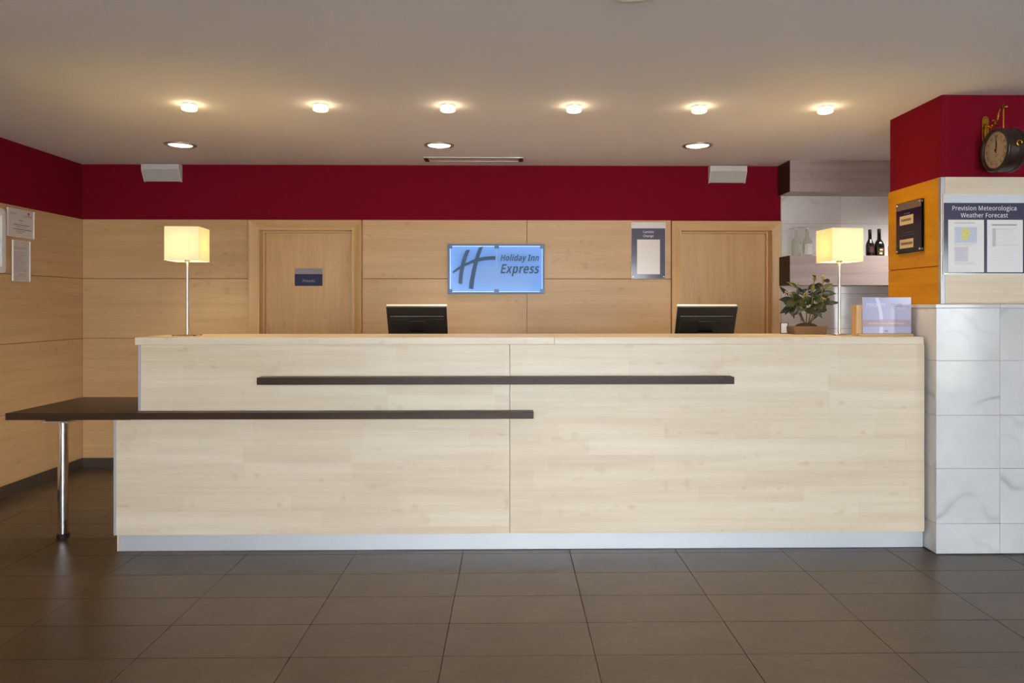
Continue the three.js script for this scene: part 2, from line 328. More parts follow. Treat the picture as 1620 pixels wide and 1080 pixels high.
// ---------------------------------------------------------------- ceiling fittings
function lampSpot(color, power, angle, penumbra, x, y, z, parent, radius) {
  const s = new THREE.SpotLight(new THREE.Color(...color), power, 0, angle, penumbra, 2); s.position.set(x, y, z); s.target.position.set(x, y - 1, z); s.castShadow = true; s.shadow.radius = radius;
  parent.add(s); parent.add(s.target); return s;
}
{
  const mGlass = std({ color: '#fff6e6', emissive: new THREE.Color(...PUCK.color).multiplyScalar(1), emissiveIntensity: PUCK.glass, roughness: 0.3 });
  const body = lathe([[0, -0.038], [0.036, -0.038], [0.0435, -0.034], [0.0455, -0.026], [0.0455, -0.008], [0.043, -0.0065], [0, -0.0065]]), rim = lathe([[0, -0.0065], [0.041, -0.0065], [0.042, -0.002], [0.042, 0], [0, 0]]);
  const where = ['nearest the left wall', 'above the left door', 'left of the blue wall sign', 'right of the blue wall sign', 'above the right door', 'nearest the red column'];
  [-1.927, -1.143, -0.379, 0.383, 1.143, 1.912].forEach((x, i) => {
    const t = thing('puck_light', 'small frosted glass ceiling light in the front row, ' + where[i], 'ceiling light', [x, TOP, -4.435], 0, 'row of small frosted ceiling lights');
    part('rim', rim, M.satin, t); part('glass', body, mGlass, t);
    const p = new THREE.PointLight(new THREE.Color(...PUCK.color), PUCK.glow, 0, 2); p.position.set(0, -0.024, 0); p.castShadow = true; p.shadow.radius = 0.6; t.add(p);
    lampSpot(PUCK.color, PUCK.spot, 1.15, 1, 0, -0.06, 0, t, 1.8);
  });
}
{
  const face = std({ color: '#ffffff', emissive: new THREE.Color(0.93, 1.0, 0.9), emissiveIntensity: DOWN.face, roughness: 0.4 });
  const ring = lathe([[0.088, -0.001], [0.089, -0.008], [0.1, -0.012], [0.11, -0.008], [0.113, 0], [0.088, 0]], 56), refl = lathe([[0.083, -0.002], [0.0878, -0.0075], [0.0878, 0], [0.083, 0]], 56), disc = lathe([[0, -0.0045], [0.0835, -0.0045], [0.0835, -0.0005], [0, -0.0005]], 48);
  const where = ['nearest the left wall', 'left of the slot vent', 'nearest the bar'];
  [[-2.477, 5.55], [-0.537, 5.53], [1.407, 5.51], [0.475, 2.793], [3.36, 5.49]].forEach(([x, d], i) => {
    const t = thing('recessed_downlight', i === 4 ? 'large recessed downlight over the bar, out of sight behind the column' : i < 3 ? 'large round recessed downlight with a metal ring, ' + where[i] : 'large recessed downlight just showing at the top edge of the picture', 'ceiling light', [x, TOP, -d], 0, 'large round recessed downlights');
    part('ring', ring, M.satin, t); part('reflector', refl, M.chrome, t); part('lamp_face', disc, face, t);
    lampSpot(DOWN.color, i === 4 ? DOWN.bar : DOWN.spot, i === 4 ? 1.2 : 0.78, 1, 0, -0.02, 0, t, 4);
  });
}
{
  const t = thing('slot_vent', 'long narrow slot air vent in the ceiling above the blue sign', 'vent', [-0.303, TOP, -6.042]);
  const w = 0.405, h = 0.085;
  part('frame', merge([bx(-w, w, -0.01, 0, -h, -h + 0.022), bx(-w, w, -0.01, 0, h - 0.022, h), bx(-w, -w + 0.02, -0.008, 0, -h + 0.022, h - 0.022), bx(w - 0.02, w, -0.008, 0, -h + 0.022, h - 0.022)]), M.satin, t);
  part('blade', bx(-w + 0.02, w - 0.02, -0.006, -0.001, -0.045, 0.045, 0.001), M.lightBody, t);
  for (const s of [-1, 1]) part('end_cap', bx(s * (w - 0.018) - 0.018, s * (w - 0.018) + 0.018, -0.014, -0.0082, -0.062, 0.062, 0.001), M.darkEnd, t, 'dark end cap');
}
for (const [x, where] of [[-2.966, 'above the left lamp'], [1.866, 'beside the brown bulkhead']]) {
  const t = thing('emergency_light', 'grey wedge-shaped emergency light high on the red wall ' + where, 'emergency light', [x, 2.44, BACK - 0.012], 0, 'wedge-shaped emergency lights');
  const w = 0.155;
  const side = poly([[0, 0], [0.016, 0], [0.066, 0.092], [0.066, 0.142], [0, 0.142]]);
  const core = poly([[0, 0.004], [0.013, 0.004], [0.062, 0.092], [0, 0.092]]);
  const turn = (g) => { g.rotateY(-Math.PI / 2); return g; };
  for (const s of [-1, 1]) { const g = turn(extrude(side, 0.006, 0.001)); g.translate(s * w + 0.003, 0, 0); part('end_plate', g, M.lightBody, t); }
  const d = turn(extrude(core, 2 * w - 0.008)); d.translate(w - 0.004, 0, 0); part('diffuser', uvm(d), M.diffuser, t, 'darker prismatic diffuser');
  part('housing', bx(-w + 0.003, w - 0.003, 0.093, 0.142, 0, 0.066, 0.003), M.lightBody, t);
}

// ---------------------------------------------------------------- table lamps
function tableLamp(label, x, z) {
  const t = thing('table_lamp', label, 'lamp', [x, 1.205, z], 0.085, 'table lamps with square shades');
  for (const [a, b] of [[-1, -1], [-1, 1], [1, -1], [1, 1]]) { const f = part('foot', cyl(0.006, 0.005, 0.005, 14), M.black, t); f.position.set(a * 0.06, 0.0025, b * 0.06); }
  part('base', bx(-0.07, 0.07, 0.005, 0.0095, -0.07, 0.07, 0.0015, { seg: 2 }), M.chrome, t);
  const pole = part('pole', cyl(0.0085, 0.0085, 0.43, 24), M.satin, t); pole.position.y = 0.0095 + 0.215;
  const sock = part('socket', lathe([[0, 0], [0.016, 0], [0.018, 0.004], [0.018, 0.014], [0.012, 0.018], [0.012, 0.07], [0, 0.07]]), M.satin, t); sock.position.y = 0.4395;
  const s = 0.0975, y0 = 0.444, y1 = 0.639, r = 0.004;
  const sh = new THREE.Shape(); sh.moveTo(-s + r, -s); sh.lineTo(s - r, -s); sh.quadraticCurveTo(s, -s, s, -s + r); sh.lineTo(s, s - r); sh.quadraticCurveTo(s, s, s - r, s); sh.lineTo(-s + r, s); sh.quadraticCurveTo(-s, s, -s, s - r); sh.lineTo(-s, -s + r); sh.quadraticCurveTo(-s, -s, -s + r, -s);
  const ring = sh.getPoints(4), pos = [], idx = [];
  ring.forEach(([], i) => {}); 
  const n = ring.length;
  for (let i = 0; i < n; i++) { const a = ring[i], b = ring[(i + 1) % n]; pos.push(a.x, y0, a.y, b.x, y0, b.y, b.x, y1, b.y, a.x, y0, a.y, b.x, y1, b.y, a.x, y1, a.y); }
  const g = new THREE.BufferGeometry(); g.setAttribute('position', new THREE.Float32BufferAttribute(pos, 3)); g.computeVertexNormals();
  const shade = part('lamp_shade', g, phys({ color: '#fff3d6', roughness: 1, transmission: 0.075, thickness: 0, side: THREE.DoubleSide, specularIntensity: 0.2 }), t);
  part('shade_rim', merge([bx(-s - 0.001, s + 0.001, y0 - 0.002, y0 + 0.002, s - 0.001, s + 0.002), bx(-s - 0.001, s + 0.001, y0 - 0.002, y0 + 0.002, -s - 0.002, -s + 0.001), bx(-s - 0.002, -s + 0.001, y0 - 0.002, y0 + 0.002, -s, s), bx(s - 0.001, s + 0.002, y0 - 0.002, y0 + 0.002, -s, s)]), M.paper, shade);
  const bulb = part('bulb', new THREE.SphereGeometry(0.024, 24, 16), std({ color: '#ffffff', emissive: new THREE.Color(...SHADE.color), emissiveIntensity: 2.5 }), t); bulb.position.y = 0.535;
  const p = new THREE.PointLight(new THREE.Color(...SHADE.color), SHADE.power, 0, 2); p.position.set(0, 0.535, 0); p.castShadow = true; p.shadow.radius = 1.2; t.add(p);
}
tableLamp('glowing square-shaded table lamp on the left end of the countertop', -1.923, -4.4);
tableLamp('glowing square-shaded table lamp on the countertop beside the plant', 1.996, -4.43);

// ---------------------------------------------------------------- computers seen from behind
function monitor(label, x, z, turn) {
  const t = thing('computer_monitor', label, 'monitor', [x, 0.76, z], turn, 'computer monitors behind the counter');
  const A = 0.5, lift = 0.343, W = 0.195, H = 0.33;
  const put = (g) => { g.rotateX(A); g.translate(0, lift, 0); return g; };
  part('bezel', put(bx(-W, W, 0, H, 0, 0.024, 0.004, { seg: 2 })), std({ color: '#e2d8cc', roughness: 0.4 }), t, 'silver grey front bezel');
  const back = poly([[-W + 0.004, 0.004], [W - 0.004, 0.004], [W - 0.004, H - 0.004], [-W + 0.004, H - 0.004]]);
  part('back_shell', put((() => { const g = extrude(back, 0.012, 0.003); g.translate(0, 0, 0.0255); return g; })()), M.black, t);
  part('back_panel', put(bx(-W + 0.02, W - 0.02, 0.012, H - 0.075, 0.0405, 0.056, 0.005, { seg: 2 })), M.black, t);
  part('vent_slot', put(merge(Array.from({ length: 30 }, (_, i) => bx(-0.17 + i * 0.0115, -0.17 + i * 0.0115 + 0.007, H - 0.071, H - 0.064, 0.0405, 0.0435, 0.0005)))), std({ color: '#8a8486', roughness: 0.35 }), t);
  part('carry_grip', put(bx(-0.055, 0.055, H - 0.108, H - 0.088, 0.0562, 0.070, 0.0035, { seg: 2 })), M.black, t);
  part('hinge_cover', put(bx(-0.046, 0.046, 0.04, H - 0.165, 0.0562, 0.080, 0.004, { seg: 2 })), M.black, t);
  part('stand_neck', bx(-0.04, 0.04, 0.012, 0.46, 0.1, 0.125, 0.006, { seg: 2 }), M.black, t);
  part('stand_base', bx(-0.12, 0.12, 0, 0.012, -0.02, 0.18, 0.005, { seg: 2 }), M.black, t);
}
monitor('black computer monitor seen from behind, left one below the blue sign', -0.607, -4.925, 0);
monitor('black computer monitor seen from behind, right one before the right door', 1.281, -4.925, -0.03);

// ---------------------------------------------------------------- printed signs
const font = await new FontLoader().loadAsync('fonts/droid/droid_sans_regular.typeface.json'), bold = await new FontLoader().loadAsync('fonts/droid/droid_sans_bold.typeface.json');
function lettering(str, f, w, h, depth, shear) {           // solid letters, h = height of a capital, w = whole width
  const g = new TextGeometry(str, { font: f, size: 1, depth: 1, curveSegments: 5, bevelEnabled: false });
  const cap = new TextGeometry('E', { font: f, size: 1, depth: 1 }); cap.computeBoundingBox(); g.computeBoundingBox();
  const b = g.boundingBox, k = h / cap.boundingBox.max.y;
  const m = new THREE.Matrix4().set(w / (b.max.x - b.min.x), k * shear, 0, 0, 0, k, 0, 0, 0, 0, depth, 0, 0, 0, 0, 1);
  g.translate(-b.min.x, 0, 0); g.applyMatrix4(m); return g;
}
{ // backlit glass sign
  const x0 = -0.534, x1 = 0.288, y0 = 1.485, y1 = 1.909, z = BACK, w = x1 - x0, h = y1 - y0, t = thing('wall_sign', 'backlit blue glass wall sign with a large slanted letter and hotel lettering', 'sign', [x0, y0, z]);
  const frame = std({ color: '#5d76ac', roughness: 0.4 }), clip = std({ color: '#46617f', roughness: 0.35, metalness: 0.3 }), ink = std({ color: '#56739c', roughness: 0.8 }), D = 0.05, b = 0.016;
  part('back_panel', bx(0, w, 0, h, 0, 0.008, 0.001), std({ color: '#88b0e2', roughness: 0.7, emissive: new THREE.Color(0.15, 0.26, 0.46), emissiveIntensity: 0.55 }), t);
  part('frame', merge([bx(0, b, 0, h, 0.008, D), bx(w - b, w, 0, h, 0.008, D), bx(b, w - b, 0, b, 0.008, D), bx(b, w - b, h - b, h, 0.008, D)]), frame, t);
  const led = std({ color: '#ffffff', emissive: new THREE.Color(0.60, 0.78, 1.0), emissiveIntensity: 1.3 });
  for (const g of [bx(b, b + 0.003, 0.03, h - 0.03, 0.02, 0.034, 0.0005), bx(w - b - 0.003, w - b, 0.03, h - 0.03, 0.02, 0.034, 0.0005), bx(0.03, w - 0.03, b, b + 0.003, 0.02, 0.034, 0.0005), bx(0.03, w - 0.03, h - b - 0.003, h - b, 0.02, 0.034, 0.0005)]) part('led_light_strip', g, led, t);
  const pane = phys({ color: '#eaf2ff', roughness: 0.0, transmission: 1, thickness: 0, ior: 1.4, specularIntensity: 0.12 }), mid = w * 0.5036;
  for (const [a, c] of [[b + 0.001, mid - 0.002], [mid + 0.002, w - b - 0.001]]) { const p = part('glass_panel', new THREE.PlaneGeometry(c - a, h - 2 * b - 0.002), pane, t); p.position.set((a + c) / 2, h / 2, D - 0.006); }
  part('pane_joint', bx(mid - 0.002, mid + 0.002, b, h - b, D - 0.009, D - 0.003, 0.0005), std({ color: '#b9d0ee', roughness: 0.3 }), t);
  for (const cx of [0.018, mid, w - 0.018]) for (const cy of [0.02, h - 0.02]) part('corner_clip', bx(cx - 0.019, cx + 0.019, cy - 0.019, cy + 0.019, D - 0.002, D + 0.006, 0.002), clip, t);
  const k = w / 1460, P = (a) => a.map(([x, y]) => [(x - 85) * k, h - (y - 105) * k]);
  const band = (l, r) => { const s = new THREE.Shape(), a = P(l).map((p) => new THREE.Vector2(...p)), c = P(r).map((p) => new THREE.Vector2(...p)).reverse(); s.moveTo(a[0].x, a[0].y); s.splineThru(a.slice(1)); s.lineTo(c[0].x, c[0].y); s.splineThru(c.slice(1)); s.closePath(); return extrude(s, 0.003); };
  const strokes = [band([[356, 200], [310, 310], [275, 440], [250, 580], [242, 700]], [[418, 190], [372, 310], [335, 440], [311, 580], [297, 714]]),
    band([[553, 158], [515, 260], [480, 370], [440, 530], [411, 680], [402, 780]], [[616, 144], [572, 260], [541, 370], [505, 530], [479, 680], [465, 790]]),
    band([[150, 524], [260, 442], [400, 372], [500, 330], [650, 296], [800, 288]], [[156, 552], [270, 482], [400, 417], [520, 377], [650, 352], [800, 342]])];
  strokes.forEach((g, i) => g.translate(0, 0, D - 0.005 + i * 0.0002));
  part('emblem', merge(strokes), ink, t, 'large slanted letter H');
  const l1 = lettering('Holiday Inn', bold, 0.322, 0.053, 0.003, 0.2); l1.translate((880 - 85) * k, h - (360 - 105) * k, D - 0.005);
  const l2 = lettering('Express', bold, 0.322, 0.078, 0.003, 0.2); l2.translate((880 - 85) * k, h - (548 - 105) * k, D - 0.005);
  part('lettering', l1, ink, t, 'first line of lettering'); part('lettering', l2, ink, t, 'second line of lettering');
}
function printed(w, h, pw, draw, o = {}) { return std({ map: canvasTex(pw, Math.round(pw * h / w), draw), roughness: o.roughness ?? 0.3, ...o.extra }); }
const plane = (w, h, x, y, z) => { const g = new THREE.PlaneGeometry(w, h); g.translate(x, y, z); return g; };
const words = (g, s, x, y, size, color, o = {}) => { g.fillStyle = color; g.font = (o.weight ?? '') + ' ' + size + 'px ' + (o.font ?? 'sans-serif'); g.textAlign = o.align ?? 'center'; g.textBaseline = 'alphabetic'; g.fillText(s, x, y); };
function lines(g, x0, x1, y0, n, gap, th, color, s = 5) { const q = lattice(s); g.fillStyle = color; for (let i = 0; i < n; i++) { let x = x0; const end = x0 + (x1 - x0) * (0.6 + 0.4 * q(i, 1)); while (x < end) { const l = (x1 - x0) * (0.03 + 0.07 * q(i, Math.round(x))); g.fillRect(x, y0 + i * gap, Math.min(l, end - x), th); x += l + (x1 - x0) * 0.012; } } }
const bolt = lathe([[0, 0.006], [0.004, 0.0055], [0.006, 0.003], [0.0062, 0], [0, 0]], 20); bolt.rotateX(Math.PI / 2);
function bolts(t, pts, z, mat = M.satin) { for (const [x, y] of pts) { const b = part('bolt', bolt, mat, t); b.position.set(x, y, z); } }
{
  const w = 0.241, h = 0.154, t = thing('door_sign', 'small grey and navy name plate reading Privado on the left door', 'sign', [-1.881, 1.556, BACK - 0.12]);
  part('backing', bx(0, w, 0, h, 0, 0.004, 0.001), std({ color: '#98909a', roughness: 0.4 }), t);
  part('printed_plate', bx(0, w, 0, h * 0.665, 0.0042, 0.0065, 0.0006), std({ color: '#20264e', roughness: 0.35 }), t, 'navy lower plate');
  const l = lettering('Privado', font, 0.105, 0.022, 0.0008, 0); l.translate(0.07, 0.033, 0.0066); part('lettering', l, std({ color: '#9a9ab0', roughness: 0.5 }), t);
}
{
  const w = 0.295, h = 0.484, t = thing('exchange_sign', 'tall wall sign reading Cambio Change with a white sheet, left of the right door', 'sign', [1.036, 1.615, BACK]);
  part('backing', bx(0, w, 0, h, 0.012, 0.017, 0.001), M.acrylicEdge, t);
  const p = part('printed_panel', plane(w - 0.004, h - 0.004, w / 2, h / 2, 0.0175), printed(w, h, 384, (g, W, H) => {
    g.fillStyle = '#e6e4e6'; g.fillRect(0, 0, W, H); g.fillStyle = '#5a566c'; g.fillRect(0, H * 0.103, W, H);
    words(g, 'Cambio', W * 0.5, H * 0.185, H * 0.058, '#eeeef2'); words(g, 'Change', W * 0.5, H * 0.258, H * 0.058, '#eeeef2');
  }, { roughness: 0.12 }), t);
  part('paper_sheet', plane(w * 0.667, h * 0.615, w * 0.503, h * 0.388, 0.0182), std({ map: canvasTex(256, 384, (g, W, H) => { g.fillStyle = '#efe9e2'; g.fillRect(0, 0, W, H); lines(g, 30, 220, 60, 6, 34, 2, '#d9d2ca'); }), roughness: 0.15 }), p, 'white paper sheet');
  bolts(t, [[0.015, 0.017], [w - 0.015, 0.017], [0.015, h - 0.015], [w - 0.015, h - 0.015]], 0.0176);
  for (const [x, y] of [[0.02, 0.03], [w - 0.02, 0.03], [0.02, h - 0.03], [w - 0.02, h - 0.03]]) { const g = cyl(0.005, 0.005, 0.012, 12); g.rotateX(Math.PI / 2); const s = part('spacer', g, M.satin, t); s.position.set(x, y, 0.006); }
}
{
  const w = 0.47, h = 0.458, t = thing('weather_board', 'weather forecast board with two white sheets on the column front', 'notice board', [2.467, 1.56, CF + 0.012]);
  part('backing', bx(0, w, 0, h, 0.004, 0.009, 0.001), M.acrylicEdge, t);
  for (const [x, y] of [[0.03, 0.03], [w - 0.03, 0.03], [0.03, h - 0.03], [w - 0.03, h - 0.03]]) { const g = cyl(0.006, 0.006, 0.004, 12); g.rotateX(Math.PI / 2); const s = part('spacer', g, M.satin, t); s.position.set(x, y, 0.002); }
  part('printed_panel', plane(w - 0.002, h - 0.002, w / 2, h / 2, 0.0094), printed(w, h, 640, (g, W, H) => {
    g.fillStyle = '#dfe2ee'; g.fillRect(0, 0, W, H); g.fillStyle = '#47465f'; g.fillRect(0, H * 0.107, W, H * 0.88);
    words(g, 'Prevision Meteorologica', W * 0.5, H * 0.2, H * 0.076, '#ecebf2'); words(g, 'Weather Forecast', W * 0.5, H * 0.288, H * 0.076, '#ecebf2');
  }, { roughness: 0.12 }), t);
  part('paper_sheet', bx(0.026, 0.232, 0.013, 0.312, 0.0096, 0.0106, 0.0003), M.paper, t);
  part('sheet_print', plane(0.2, 0.293, 0.129, 0.1625, 0.0108), std({ roughness: 0.5, map: canvasTex(384, 560, (g, W, H) => {
    g.fillStyle = '#eeecee'; g.fillRect(0, 0, W, H); lines(g, 60, 340, 26, 1, 10, 7, '#9a9a9e');
    g.fillStyle = '#c9d2e6'; g.fillRect(66, 74, 246, 170); g.fillStyle = '#e2dc86'; g.beginPath(); g.moveTo(150, 90); g.bezierCurveTo(200, 70, 240, 90, 232, 150); g.bezierCurveTo(228, 200, 190, 230, 160, 214); g.bezierCurveTo(130, 180, 140, 130, 150, 90); g.fill();
    for (const [x, y] of [[170, 120], [205, 140], [180, 180], [210, 185]]) { g.fillStyle = '#d8b84a'; g.beginPath(); g.arc(x, y, 7, 0, 7); g.fill(); }
    lines(g, 60, 330, 256, 2, 14, 4, '#c4c2c8', 8); g.fillStyle = '#d9d4de'; g.fillRect(66, 290, 150, 160); lines(g, 70, 210, 300, 9, 16, 4, '#bdb8c6', 9); lines(g, 66, 320, 462, 2, 14, 4, '#bcbac0', 10);
  }) }), t);
  part('paper_sheet', bx(0.25, 0.456, 0.013, 0.312, 0.0096, 0.0106, 0.0003), M.paper, t);
  part('sheet_print', plane(0.2, 0.293, 0.353, 0.1625, 0.0108), std({ roughness: 0.5, map: canvasTex(384, 560, (g, W, H) => {
    g.fillStyle = '#eceaec'; g.fillRect(0, 0, W, H); lines(g, 46, 360, 44, 1, 10, 12, '#77767c', 3); lines(g, 60, 330, 90, 2, 14, 4, '#c2c0c6', 4);
    g.fillStyle = '#cfccd2'; g.fillRect(52, 88, 40, 200); lines(g, 54, 90, 96, 12, 16, 6, '#aeabb4', 6); lines(g, 100, 340, 120, 9, 18, 3, '#d6d4da', 12); lines(g, 46, 350, 270, 1, 10, 4, '#bebcc2', 7); lines(g, 52, 340, 320, 9, 22, 3, '#dddbe0', 2);
  }) }), t);
}
{ // sign on the amber side of the column; local x runs towards the bar, local z away from the panel
  const w = 0.285, h = 0.314, t = thing('plaque', 'dark standing-off plaque with two cream labels on the amber column side', 'sign', [CX - 0.012, 1.708, -4.611], -Math.PI / 2);
  part('backing', bx(0, w, 0, h, 0.003, 0.006, 0.001), M.blackGloss, t);
  part('printed_panel', bx(0, w, 0, h, 0.0165, 0.019, 0.001), M.blackGloss, t);
  part('sheet_print', plane(w - 0.004, h - 0.004, w / 2, h / 2, 0.0193), printed(w, h, 384, (g, W, H) => {
    g.fillStyle = '#23213f'; g.fillRect(0, 0, W, H); g.fillStyle = '#6d625e'; g.fillRect(0, 0, W, H * 0.145); g.fillStyle = '#1d1a2c'; g.fillRect(0, H * 0.38, W, H);
    lines(g, W * 0.32, W * 0.62, H * 0.21, 1, 10, 12, '#4c4a6c'); lines(g, W * 0.26, W * 0.74, H * 0.6, 5, 20, 5, '#46434e', 14);
  }, { roughness: 0.15 }), t);
  for (const [y, s] of [[0.2, 2], [0.055, 6]]) {
    part('label_plate', bx(0.047, 0.2, y - 0.026, y + 0.03, 0.0194, 0.0215, 0.0006), std({ color: '#c9b48e', roughness: 0.6 }), t, 'cream label');
    part('label_print', plane(0.15, 0.052, 0.1235, y + 0.002, 0.0217), std({ roughness: 0.6, map: canvasTex(300, 104, (g, W, H) => { g.fillStyle = '#cdb892'; g.fillRect(0, 0, W, H); lines(g, 30, 290, 36, 1, 10, 30, '#5e503e', s); }) }), t);
  }
  bolts(t, [[0.014, 0.014], [w - 0.014, 0.014], [0.014, h - 0.014], [w - 0.014, h - 0.014]], 0.0192);
  for (const [x, y] of [[0.014, 0.014], [w - 0.014, 0.014], [0.014, h - 0.014], [w - 0.014, h - 0.014]]) { const g = cyl(0.007, 0.007, 0.0165, 14); g.rotateX(Math.PI / 2); const s = part('spacer', g, M.satin, t); s.position.set(x, y, 0.00825); }
}
// framed notices on the left wall; local x runs towards the camera-facing side (from far to near is -x)
function notice(label, d0, d1, y0, y1, draw, pw) {
  const w = d1 - d0, h = y1 - y0, t = thing('notice_holder', label, 'notice', [L, y0, -d0], Math.PI / 2);
  part('clear_backing', bx(0, w, 0, h, 0.01, 0.014, 0.0008), M.acrylicEdge, t);
  part('paper_sheet', plane(w - 0.006, h - 0.004, w / 2, h / 2, 0.0145), printed(w, h, pw, draw, { roughness: 0.5 }), t);
  part('front_cover', plane(w - 0.002, h - 0.002, w / 2, h / 2, 0.0185), M.acrylic, t);
  for (const x of [0, w - 0.006]) part('edge_rail', bx(x, x + 0.006, 0, h, 0.0142, 0.0215, 0.001), M.acrylicEdge, t, 'bright clear edge rail');
  for (const [x, y] of [[0.03, 0.03], [w - 0.03, 0.03], [0.03, h - 0.03], [w - 0.03, h - 0.03]]) { const g = cyl(0.005, 0.005, 0.01, 12); g.rotateX(Math.PI / 2); const s = part('spacer', g, M.satin, t); s.position.set(x, y, 0.005); }
}
notice('white landscape notice in a clear holder on the left wall, upper of two', 5.353, 5.65, 1.888, 2.094, (g, W, H) => {
  g.fillStyle = '#d9d4d2'; g.fillRect(0, 0, W, H); lines(g, W * 0.07, W * 0.38, H * 0.12, 3, H * 0.035, H * 0.014, '#9d9a9c');
  g.fillStyle = '#a02a3a'; g.beginPath(); g.arc(W * 0.8, H * 0.1, H * 0.045, 0, 7); g.fill(); g.fillRect(W * 0.78, H * 0.1, W * 0.04, H * 0.07); lines(g, W * 0.64, W * 0.96, H * 0.2, 1, 9, H * 0.022, '#7d5a60', 3);
  for (const [y, a, b, th] of [[0.38, 0.42, 0.58, 0.028], [0.47, 0.46, 0.54, 0.016], [0.54, 0.24, 0.74, 0.034], [0.62, 0.3, 0.66, 0.018], [0.7, 0.2, 0.8, 0.034], [0.78, 0.3, 0.68, 0.02], [0.84, 0.34, 0.62, 0.016]]) lines(g, W * a, W * (a + (b - a) * 1.25), H * y, 1, 9, H * th, '#6f6a6e', Math.round(y * 100));
}, 448);
notice('white portrait notice in a clear holder on the left wall, lower of two', 5.409, 5.602, 1.563, 1.865, (g, W, H) => {
  g.fillStyle = '#cfcbc8'; g.fillRect(0, 0, W, H); lines(g, W * 0.06, W * 0.94, H * 0.16, 2, H * 0.035, H * 0.014, '#8e8b8c', 3); lines(g, W * 0.06, W * 0.9, H * 0.28, 13, H * 0.038, H * 0.012, '#a19d9c', 8); lines(g, W * 0.35, W * 0.8, H * 0.82, 2, H * 0.04, H * 0.014, '#a5a1a0', 9);
}, 320);
{
  const w = 0.36, h = 0.448, t = thing('wall_notice', 'rounded white framed notice on the left wall at the edge of the picture', 'notice', [L, 1.619, -5.306 + 0.36 - 0.36], Math.PI / 2);
  t.position.z = -5.306 + w; t.rotation.y = Math.PI / 2;
  const s = new THREE.Shape(), r = 0.03; s.moveTo(r, 0); s.lineTo(w - r, 0); s.quadraticCurveTo(w, 0, w, r); s.lineTo(w, h - r); s.quadraticCurveTo(w, h, w - r, h); s.lineTo(r, h); s.quadraticCurveTo(0, h, 0, h - r); s.lineTo(0, r); s.quadraticCurveTo(0, 0, r, 0);
  s.holes.push(poly([[0.035, 0.035], [w - 0.035, 0.035], [w - 0.035, h - 0.035], [0.035, h - 0.035]]));
  const g = extrude(s, 0.026, 0.006); g.translate(0, 0, 0.006); part('frame', g, M.white, t);
  part('backing', bx(0.02, w - 0.02, 0.02, h - 0.02, 0, 0.01), M.white, t);
  part('paper_sheet', plane(w - 0.08, h - 0.08, w / 2, h / 2, 0.0105), printed(w, h, 320, (c, W, H) => { c.fillStyle = '#d4cfca'; c.fillRect(0, 0, W, H); lines(c, W * 0.1, W * 0.9, H * 0.1, 18, H * 0.045, H * 0.014, '#a9a5a2', 4); }, { roughness: 0.5 }), t);
  part('cover_glass', plane(w - 0.07, h - 0.07, w / 2, h / 2, 0.022), M.acrylic, t);
}
{ // boxed counter sign
  const t = thing('counter_sign', 'lilac club sign on a small wooden box at the right end of the countertop', 'sign', [2.19, 1.205, -4.3]);
  part('wooden_box', bx(-0.163, 0.158, 0, 0.18, -0.034, 0.024, 0.002, { seg: 2, uo: 0.4, vo: 0.2, swap: true }), M.oak, t);
  part('ledge', bx(-0.163, 0.161, 0, 0.014, 0.0245, 0.05, 0.002, { uo: 0.8 }), M.oak, t);
  part('display_panel', bx(-0.132, 0.154, 0.0145, 0.226, 0.0255, 0.0365, 0.001), std({ color: '#c4c2dc', roughness: 0.3 }), t);
  part('printed_panel', plane(0.283, 0.208, 0.011, 0.1202, 0.037), printed(0.283, 0.208, 640, (g, W, H) => {
    g.fillStyle = '#aeb0d6'; g.fillRect(0, 0, W, H); g.fillStyle = '#b7b7d8'; g.fillRect(W * 0.58, H * 0.2, W * 0.42, H * 0.42);
    g.strokeStyle = '#d6d8f4'; g.lineWidth = W * 0.06; g.beginPath(); g.moveTo(W * 0.29, 0); g.bezierCurveTo(W * 0.38, H * 0.3, W * 0.41, H * 0.6, W * 0.385, H); g.stroke();
    g.lineWidth = W * 0.012; g.strokeStyle = '#e8e8fc'; g.beginPath(); g.moveTo(W * 0.26, 0); g.bezierCurveTo(W * 0.345, H * 0.3, W * 0.375, H * 0.6, W * 0.345, H); g.stroke();
    g.fillStyle = '#a695a4'; g.globalAlpha = 0.85; g.fillRect(0, H * 0.62, W, H * 0.2); g.globalAlpha = 1;
    words(g, 'PRIORITY', W * 0.07, H * 0.25, H * 0.13, '#e6e6f8', { align: 'left' }); words(g, 'CLUB', W * 0.58, H * 0.25, H * 0.13, '#80809e', { align: 'left' }); words(g, 'REWARDS', W * 0.9, H * 0.325, H * 0.06, '#dedef2', { align: 'right' });
    words(g, 'Welcome Priority Club Members', W * 0.49, H * 0.745, H * 0.07, '#f2dcd2'); g.fillStyle = '#8486b4'; g.fillRect(W * 0.45, H * 0.91, W * 0.07, H * 0.06);
  }, { roughness: 0.15 }), t);
}

